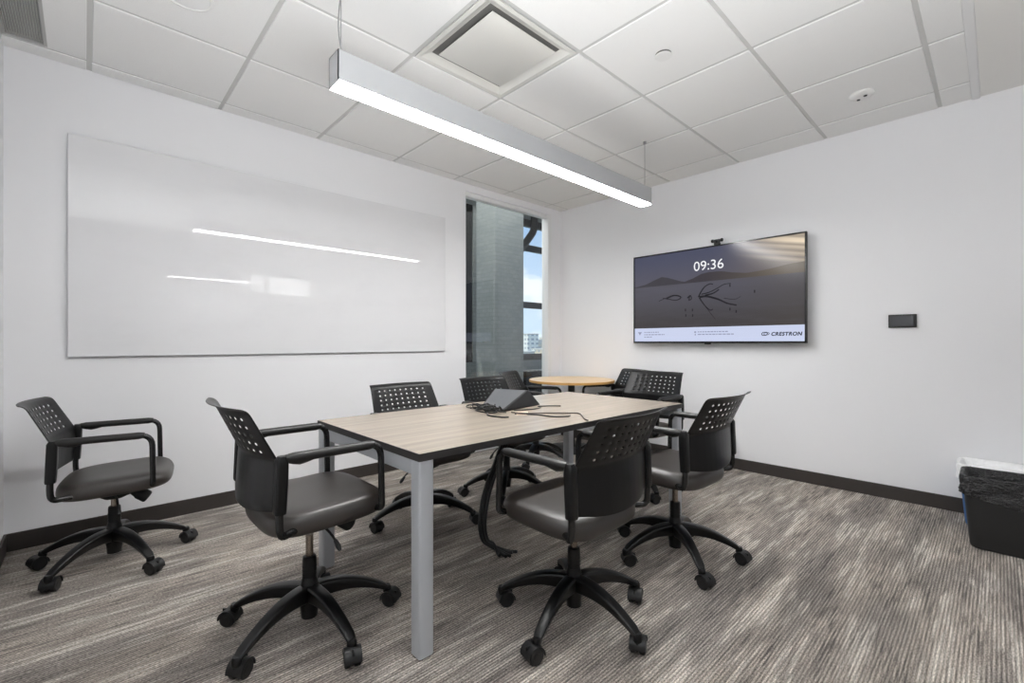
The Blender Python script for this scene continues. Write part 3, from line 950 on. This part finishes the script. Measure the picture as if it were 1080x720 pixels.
br = [([(-0.092, -0.017), (-0.065, 0.035), (-0.029, 0.077), (0.016, 0.096), (0.042, 0.089)], .005),
      ([(-0.065, 0.008), (0.007, 0.021), (0.077, 0.05), (0.137, 0.08), (0.196, 0.083)], .004),
      ([(-0.083, -0.017), (-0.029, -0.012), (0.025, -0.025), (0.095, -0.051), (0.163, -0.087), (0.244, -0.109)], .008),
      ([(-0.029, -0.003), (0.042, 0.009), (0.095, 0.04)], .006),
      ([(-0.083, -0.021), (-0.056, -0.064), (-0.02, -0.111), (0.016, -0.14), (0.042, -0.132)], .005),
      ([(-0.02, -0.111), (0.025, -0.176), (0.06, -0.221)], .002),
      ([(-0.403, -0.009), (-0.332, 0.016), (-0.273, 0.006), (-0.263, -0.014), (-0.312, -0.029), (-0.383, -0.015), (-0.444, -0.001)], .005),
      ([(-0.486, -0.027), (-0.413, -0.003), (-0.332, 0.02), (-0.244, -0.006)], .0025),
      ([(-0.196, -0.018), (-0.167, 0.004), (-0.158, -0.03), (-0.186, -0.037)], .005),
      ([(-0.18, -0.038), (-0.173, 0.008)], .004),
      ([(0.137, -0.042), (0.228, -0.057), (0.278, -0.035)], .002)]
pl = []
for p, w in br: pl += ribbon(p, w * 1.3)
for x, y in [(-0.215, -0.128), (-0.148, -0.131), (-0.211, -0.178), (-0.146, -0.181), (0.188, -0.14), (0.24, -0.163), (0.188, 0.066), (0.388, -0.002)]:
    pl.append([(x - .005, y - .012), (x + .005, y - .012), (x + .005, y + .012), (x - .005, y + .012)])
flat('pictured_branches', pl, screen_mat('scr_branch', lambda g, t: rgb(26, 25, 30)), 0.0006)
flat('footer_bar', [[(-0.7525, -0.4205), (0.7525, -0.4205), (0.7525, -0.290), (-0.7525, -0.290)]], screen_mat('scr_footer', lambda g, t: rgb(206, 214, 240)), 0.0006)
SM_white = screen_mat('scr_white', lambda g, t: rgb(250, 250, 252))
SM_ink = screen_mat('scr_ink', lambda g, t: rgb(24, 28, 52))
SM_grey = screen_mat('scr_grey', lambda g, t: rgb(150, 156, 184))
def text(name, s, m, x, y, size, sx=1.0, shear=0.0, bold=0.0, z=0.0012, parent=scr, align='LEFT'):
    cu = bpy.data.curves.new(name, 'FONT')
    cu.body = s; cu.size = size; cu.shear = shear; cu.offset = bold; cu.align_x = align; cu.space_character = 1.12 if bold else 1.0
    ob = bpy.data.objects.new('tmp_text', cu); C.objects.link(ob)
    bpy.context.view_layer.update()
    me = bpy.data.meshes.new_from_object(ob.evaluated_get(bpy.context.evaluated_depsgraph_get()))
    bpy.data.objects.remove(ob); bpy.data.curves.remove(cu)
    me.transform(Matrix.Diagonal((sx, 1, 1, 1)))
    me.name = name
    me.materials.clear(); me.materials.append(m)
    o = bpy.data.objects.new(name, me); C.objects.link(o); o.parent = parent; o.location = (x, y, z)
    return o, max(v.co.x for v in me.vertices)
o, wd = text('clock_text', '09:36', SM_white, 0, 0.226, 0.122, 1.0)
sx_ = 0.272 / wd
o.scale = (sx_, 1, 1); o.location.x = -0.138
o, wd = text('logo_text', 'CRESTRON', SM_ink, 0.513, -0.3745, 0.040, 1.3, 0.2, 0.0016)
o.scale = (0.225 / wd, 1, 1)
# logo mark: two interlocked angular rings
def ring(cx, cy, w, h, th, sh):
    o_ = [(-w, 0), (-w * .62, h), (w * .62, h), (w, 0), (w * .62, -h), (-w * .62, -h)]
    i_ = [(a * (1 - th / w * 1.2), b * (1 - th / h)) for a, b in o_]
    sk = lambda p: (cx + p[0] + sh * p[1], cy + p[1])
    return [[sk(o_[k]), sk(i_[k]), sk(i_[(k + 1) % 6]), sk(o_[(k + 1) % 6])] for k in range(6)]
flat('logo_mark', ring(0.465, -0.359, 0.026, 0.015, 0.0055, 0.2) + ring(0.480, -0.359, 0.024, 0.011, 0.004, 0.2), SM_ink, 0.0012)
dash = []
def words_line(x0, x1, y, h):
    x = x0
    while x < x1:
        w = random.uniform(.012, .034); dash.append([(x, y - h), (min(x + w, x1), y - h), (min(x + w, x1), y + h), (x, y + h)]); x += w + .006
words_line(-0.645, -0.486, -0.330, .0045); words_line(-0.645, -0.424, -0.354, .0045); words_line(-0.645, -0.561, -0.377, .0045)
words_line(-0.098, 0.171, -0.334, .0045); words_line(-0.098, 0.220, -0.357, .0045)
dash += [[(-0.715, -0.327), (-0.694, -0.360), (-0.670, -0.327)], [(-0.130, -0.342), (-0.112, -0.342), (-0.112, -0.328), (-0.130, -0.328)], [(-0.126, -0.366), (-0.116, -0.366), (-0.116, -0.350), (-0.126, -0.350)]]
flat('footer_icon', dash[-3:-2], SM_grey, 0.0012)
flat('footer_icon', dash[-2:], SM_grey, 0.0012)
flat('footer_lines', [d for d in dash[:-3] if d[0][0] < -0.3], SM_grey, 0.0012)
flat('footer_lines', [d for d in dash[:-3] if d[0][0] > -0.3], SM_grey, 0.0012)

# webcam on top of the television
wc = thing('webcam', 'small black webcam clipped on the top edge of the television', 'webcam')
facing_minus_x(wc, (-0.087, -1.895, 1.543 + HH))
MB().box((-0.024, 0.0005, -0.032), (0.024, 0.022, 0.004), 0.004).build('clamp', M['black_matte'], wc)
mb = MB().box((-0.026, 0.018, -0.020), (0.026, 0.050, 0.006), 0.008, 3)
for q_ in (-1, 1):
    mb.lathe([(0.012, -0.010), (0.015, -0.006), (0.015, 0.006), (0.012, 0.010)], 18, mat=Matrix.Translation((q_ * 0.040, 0.040, -0.008)) @ Matrix.Rotation(R(90), 4, 'Y'))
    mb.box((min(q_ * 0.02, q_ * 0.034), 0.030, -0.016), (max(q_ * 0.02, q_ * 0.034), 0.036, 0.0), 0.002)
mb.build('camera_body', M['black_matte'], wc)
MB().lathe([(0.011, 0.0), (0.011, 0.006), (0.007, 0.008)], 18, mat=Matrix.Translation((0, 0.033, 0.004))).build('lens', M['black_gloss'], wc)

# wall touch panel
tp = thing('wall_panel', 'small black touch panel on the bare wall beside the television', 'control panel')
facing_minus_x(tp, (-0.002, -3.148, 1.2625))
MB().box((-0.076, -0.046, 0), (0.076, 0.046, 0.014), 0.004).build('panel_housing', M['black_matte'], tp)
MB().box((-0.064, -0.034, 0.013), (0.060, 0.034, 0.0148)).build('panel_screen', mat('panel_screen', rgb(52, 54, 58), 0.1), tp, smooth=0)
# power outlet below the television
ot = thing('power_outlet', 'white wall outlet plate low on the television wall behind the chairs', 'outlet')
facing_minus_x(ot, (-0.001, -1.985, 0.45))
MB().box((-0.037, -0.060, 0), (0.037, 0.060, 0.006), 0.002).build('cover_plate', M['white_plastic'], ot)
for yy in (-0.022, 0.022):
    MB().box((-0.017, yy - 0.014, 0.005), (0.017, yy + 0.014, 0.0075), 0.003).build('socket', M['white_plastic'], ot)

# ------------------------------------------------------------------ pendant lamp
PX0, PX1, PY, PZ0, PZ1 = -3.43, -0.965, -1.712, 2.185, 2.315
t = thing('linear_pendant_lamp', 'long white linear pendant lamp hanging over the meeting table', 'lamp', ((PX0 + PX1) / 2, PY, PZ0))
hl_ = (PX1 - PX0) / 2; hy = 0.047
mb = MB()
mb.box((-hl_, -hy, 0.006), (hl_, -hy + .004, PZ1 - PZ0)); mb.box((-hl_, hy - .004, 0.006), (hl_, hy, PZ1 - PZ0))
mb.box((-hl_, -hy + .004, PZ1 - PZ0 - .004), (hl_, hy - .004, PZ1 - PZ0))
mb.box((-hl_, -hy, 0.0), (-hl_ + .004, hy, PZ1 - PZ0)); mb.box((hl_ - .004, -hy, 0), (hl_, hy, PZ1 - PZ0))
mb.build('housing', M['housing'], t, smooth=0)
MB().box((-hl_ + .004, -hy + .001, 0.0), (hl_ - .004, hy - .001, 0.012)).build('lamp_diffuser', M['lamp'], t, smooth=0)
for k, x in enumerate((-hl_ + 0.03, hl_ - 0.02)):
    top = H - PZ0 - 0.004
    MB().tube([(x, 0, 0.12), (x + .002, 0, 0.3), (x, 0, top)], 0.0022, 8).build('suspension_wire', M['wire'], t)
    MB().lathe([(0.011, top - 0.02), (0.011, top)], 14, mat=Matrix.Translation((x, 0, 0))).build('ceiling_gripper', M['wire'], t)
MB().tube(spline([(-hl_ + 0.045, 0.012, 0.128), (-hl_ + 0.03, 0.02, 0.25), (-hl_ + 0.035, 0.022, 0.36), (-hl_ + .05, 0.012, H - PZ0 - .003)], 6), 0.003, 8).build('power_cord', M['wire'], t)

# ------------------------------------------------------------------ ceiling fittings
dx0, dx1 = xs[5], xs[4]; dy0, dy1 = ys[4], ys[3]
t = thing('air_diffuser', 'square white ceiling air diffuser with a flat centre plate', 'air vent', ((dx0 + dx1) / 2, (dy0 + dy1) / 2, H))
q = (dx1 - dx0) / 2 - 0.012
mb = MB()
rings = []
for hs, z in ((q, -0.004), (q, -0.010), (q - 0.022, -0.010), (q - 0.035, 0.0), (q - 0.052, 0.008), (q - 0.064, 0.012)):
    rings.append([(a, b, z) for a, b in ((hs, hs), (-hs, hs), (-hs, -hs), (hs, -hs))])
mb.loft(rings, cap=False).build('diffuser_frame', M['diffuser_metal'], t, smooth=25)
MB().box((-q + .055, -q + .055, 0.012), (q - .055, q - .055, 0.016)).build('duct_throat', M['dark_void'], t, smooth=0)
MB().box((-0.2245, -0.237, -0.011), (0.2245, 0.212, -0.006), 0.002).build('centre_plate', M['diffuser_metal'], t)
for sx in (-1, 1):
    for sy in (-1, 1):
        MB().tube([(sx * 0.175, sy * 0.175, -0.008), (sx * 0.175, sy * 0.175, 0.018)], 0.003, 8).build('hanger', M['diffuser_metal'], t)
# slot grille beside the end wall
t = thing('slot_vent', 'grey louvred slot vent in the ceiling at the end of the whiteboard wall', 'air vent', (-4.41, -0.447, H))
mb = MB()
for lo, hi in (((-0.085, -0.30), (-0.072, 0.30)), ((0.068, -0.30), (0.08, 0.30)), ((-0.072, 0.286), (0.068, 0.30)), ((-0.072, -0.30), (0.068, -0.286))):
    mb.box((lo[0], lo[1], -0.008), (hi[0], hi[1], 0.004))
mb.build('vent_frame', M['grille'], t, smooth=0)
mb = MB()
for k in range(15):
    x = -0.066 + k * 0.0094
    mb.box((-0.0036, -0.286, -0.002), (0.0045, 0.286, 0.002), mat=Matrix.Translation((x, 0, 0.001)) @ Matrix.Rotation(R(40), 4, 'Y'))
mb.build('louvres', M['grille'], t, smooth=0)
MB().box((-0.072, -0.286, 0.012), (0.068, 0.286, 0.016)).build('vent_back', M['dark_void'], t, smooth=0)
# concealed sprinkler cover
t = thing('sprinkler_cover', 'flat round white sprinkler cover beside the air diffuser', 'sprinkler', (-1.885, -2.358, H - 0.006))
MB().lathe([(0.043, -0.015), (0.045, -0.013), (0.045, -0.011)], 32).build('cover_disc', M['white_plastic'], t)
MB().lathe([(0.041, -0.012), (0.041, 0.004)], 28).build('cup', M['dark_void'], t)
# occupancy sensor with two dark eyes
t = thing('ceiling_sensor', 'small round white ceiling sensor with dark lens eyes near the television wall', 'sensor', (-0.60, -3.017, H - 0.006))
MB().lathe([(0.066, 0.0), (0.066, -0.010), (0.058, -0.018), (0.035, -0.024), (0.02, -0.025)], 36).build('sensor_body', M['white_plastic'], t)
for a in (-0.02, 0.02):
    MB().lathe([(0.010, -0.022), (0.010, -0.027), (0.006, -0.029)], 16, mat=Matrix.Translation((a * 0.8, a, 0))).build('lens', M['black_gloss'], t)
# ceiling speaker cut by the top of the frame
t = thing('ceiling_speaker', 'round white ceiling speaker grille cut off by the picture top', 'speaker', (-3.85, -1.10, H - 0.006))
MB().lathe([(0.105, 0.0), (0.105, -0.006), (0.092, -0.010), (0.088, -0.006), (0.086, -0.004)], 44).build('trim_ring', M['white_plastic'], t)
MB().lathe([(0.087, -0.0035), (0.087, -0.007), (0.05, -0.009)], 40).build('speaker_grille', M['trim_white'], t)

# ------------------------------------------------------------------ bins beside the television wall
def bin_body(root, w0, d0, w1, d1, h, m):
    mb = MB()
    n = 6
    def rr(w, d, r, z): return [(a, b, z) for a, b in rrect(w, d, r, n)]
    rings = [rr(w0 - .03, d0 - .03, 0.03, 0.0), rr(w0 - .008, d0 - .008, 0.038, 0.006), rr(w0, d0, 0.04, 0.02), rr(w1, d1, 0.045, h - 0.02), rr(w1 + .008, d1 + .008, 0.048, h - 0.018), rr(w1 + .008, d1 + .008, 0.048, h), rr(w1 - .004, d1 - .004, 0.044, h), rr(w0 - .006, d0 - .006, 0.038, 0.03), rr(w0 - .05, d0 - .05, 0.03, 0.026)]
    mb.loft(rings)
    mb.build('bin_body', m, root, smooth=45)
def liner(root, w1, d1, w0, d0, h, drop, m, inner):
    N = 96
    def pt(k, w, d, r):
        P = rrect(w, d, r, 23)
        return P[k % len(P)]
    rings = []
    rnd = random.Random(3)
    ph = [rnd.uniform(0, 6.28) for _ in range(6)]
    def wob(k, j, amp):
        amp *= 1.5
        a = 2 * PI * k / N
        return amp * (math.sin(7 * a + ph[0] + j) * .5 + math.sin(17 * a + ph[1] - j * 1.7) * .35 + math.sin(29 * a + ph[2] + j * 2.3) * .25)
    lev = 9
    for j in range(lev):                      # outside skirt, from lower hem up to the rim
        t = j / (lev - 1)
        r = []
        for k in range(N):
            x, y = pt(k, 1, 1, .16)
            dr = drop(x, y) + wob(k, 9, 0.006)
            z = h + 0.004 - dr * (1 - t)
            f = (h - z) / h
            w = w1 * (1 - f) + w0 * f + 0.016; d = d1 * (1 - f) + d0 * f + 0.016
            px, py = pt(k, w, d, .05)
            o_ = 1 + (wob(k, j, 0.012) + 0.010) * (1 - t * .7) / 0.2 * .5
            r.append((px * o_, py * o_, z))
        rings.append(r)
    for z, s, a in ((h + 0.010, 0.006, 0.002), (h + 0.008, -0.006, 0.002), (h - 0.03, -0.020, 0.006), (h - 0.09, -0.034, 0.014), (h - inner, -0.05, 0.02), (h - inner - 0.02, -0.12, 0.02)):
        r = []
        for k in range(N):
            px, py = pt(k, w1 + s * 2, d1 + s * 2, .045)
            o_ = 1 + wob(k, z * 20, a) / 0.2
            r.append((px * o_, py * o_, z + wob(k, 4, a * .5)))
        rings.append(r)
    mb = MB().loft(rings, cap=False)
    # bottom of the sagging liner
    mb.add(rings[-1], [tuple(range(N))])
    mb.build('bin_bag', m, root, smooth=70)
t = thing('waste_bin', 'black rectangular wastebasket with a glossy black bag folded over its rim', 'bin', (-0.560, -3.672, 0))
bin_body(t, 0.245, 0.345, 0.275, 0.405, 0.380, M['bin_black'])
liner(t, 0.275, 0.405, 0.245, 0.345, 0.380, lambda x, y: 0.095 + 0.055 * max(0, 0.5 - y) * (1.4 if x < 0 else 1), M['bag_black'], 0.16)
t = thing('recycling_bin', 'blue recycling bin with a white liner, half hidden behind the black wastebasket', 'bin', (-0.170, -3.640, 0))
bin_body(t, 0.225, 0.345, 0.255, 0.400, 0.362, M['bin_blue'])
liner(t, 0.255, 0.400, 0.225, 0.345, 0.362, lambda x, y: 0.085, M['bag_white'], 0.16)

# ------------------------------------------------------------------ light
def area(name, loc, rot, sx, sy, power, col=(1, 1, 1)):
    l = bpy.data.lights.new(name, 'AREA'); l.shape = 'RECTANGLE'; l.size = sx; l.size_y = sy; l.energy = power; l.color = col
    o = bpy.data.objects.new(name, l); C.objects.link(o); o.location = loc; o.rotation_euler = rot
    return o
# unseen fill by the camera, added to lift the ceiling like a bounced flash
area('ceiling_bounce_fill', (-3.75, -3.55, 1.15), (R(180), 0, 0), 1.2, 1.0, 66, (0.96, 0.985, 1.0))
area('bay_fill', (-1.4, 1.05, 3.32), (0, 0, 0), 4.5, 1.7, 85)  # unseen fill added over the bay to brighten the column and room corner
# office lamps beyond
area('office_lamp', (-2.0, -9.2, 2.6), (0, 0, 0), 1.7, 0.08, 30)
area('office_window', (-0.945, -9.5, 2.63), (R(90), 0, 0), 0.27, 0.48, 1.6)
area('office_window', (-0.16, -9.5, 2.6), (R(90), 0, 0), 1.0, 0.46, 6)
sun = bpy.data.lights.new('sun', 'SUN'); sun.energy = 3.0; sun.angle = R(0.6); sun.color = (1, 0.95, 0.86)
so = bpy.data.objects.new('sun', sun); C.objects.link(so)
so.rotation_euler = Vector((0.62, -0.28, -0.80)).to_track_quat('-Z', 'Y').to_euler()

w = bpy.data.worlds.new('world'); bpy.context.scene.world = w
w.use_nodes = True
nt = w.node_tree; g = G(nt)
bg = nt.nodes['Background']
tc = g.n('ShaderNodeTexCoord').outputs['Generated']
sep = g.n('ShaderNodeSeparateXYZ'); g.link(tc, sep.inputs[0])
skyc = g.mix(g.mapr(sep.outputs['Z'], 0.0, 0.5), rgb(206, 224, 246), rgb(112, 166, 226))
cl = g.noise(g.scaled(tc, (1, 1, 2.4), (0.3, 0.1, 0.0)), 4.6, 6, 0.55)
skyc = g.mix(g.mapr(cl, 0.47, 0.60), skyc, rgb(246, 248, 252))
g.link(skyc, bg.inputs['Color'])
bg.inputs['Strength'].default_value = 1.2

sc = bpy.context.scene
sc.view_settings.view_transform = 'Standard'
sc.view_settings.look = 'None'
sc.view_settings.exposure = 0.09
sc.view_settings.gamma = 1.0
sc.view_settings.use_curve_mapping = False
sc.cycles.use_denoising = True
sc.cycles.max_bounces = 8
sc.cycles.diffuse_bounces = 5
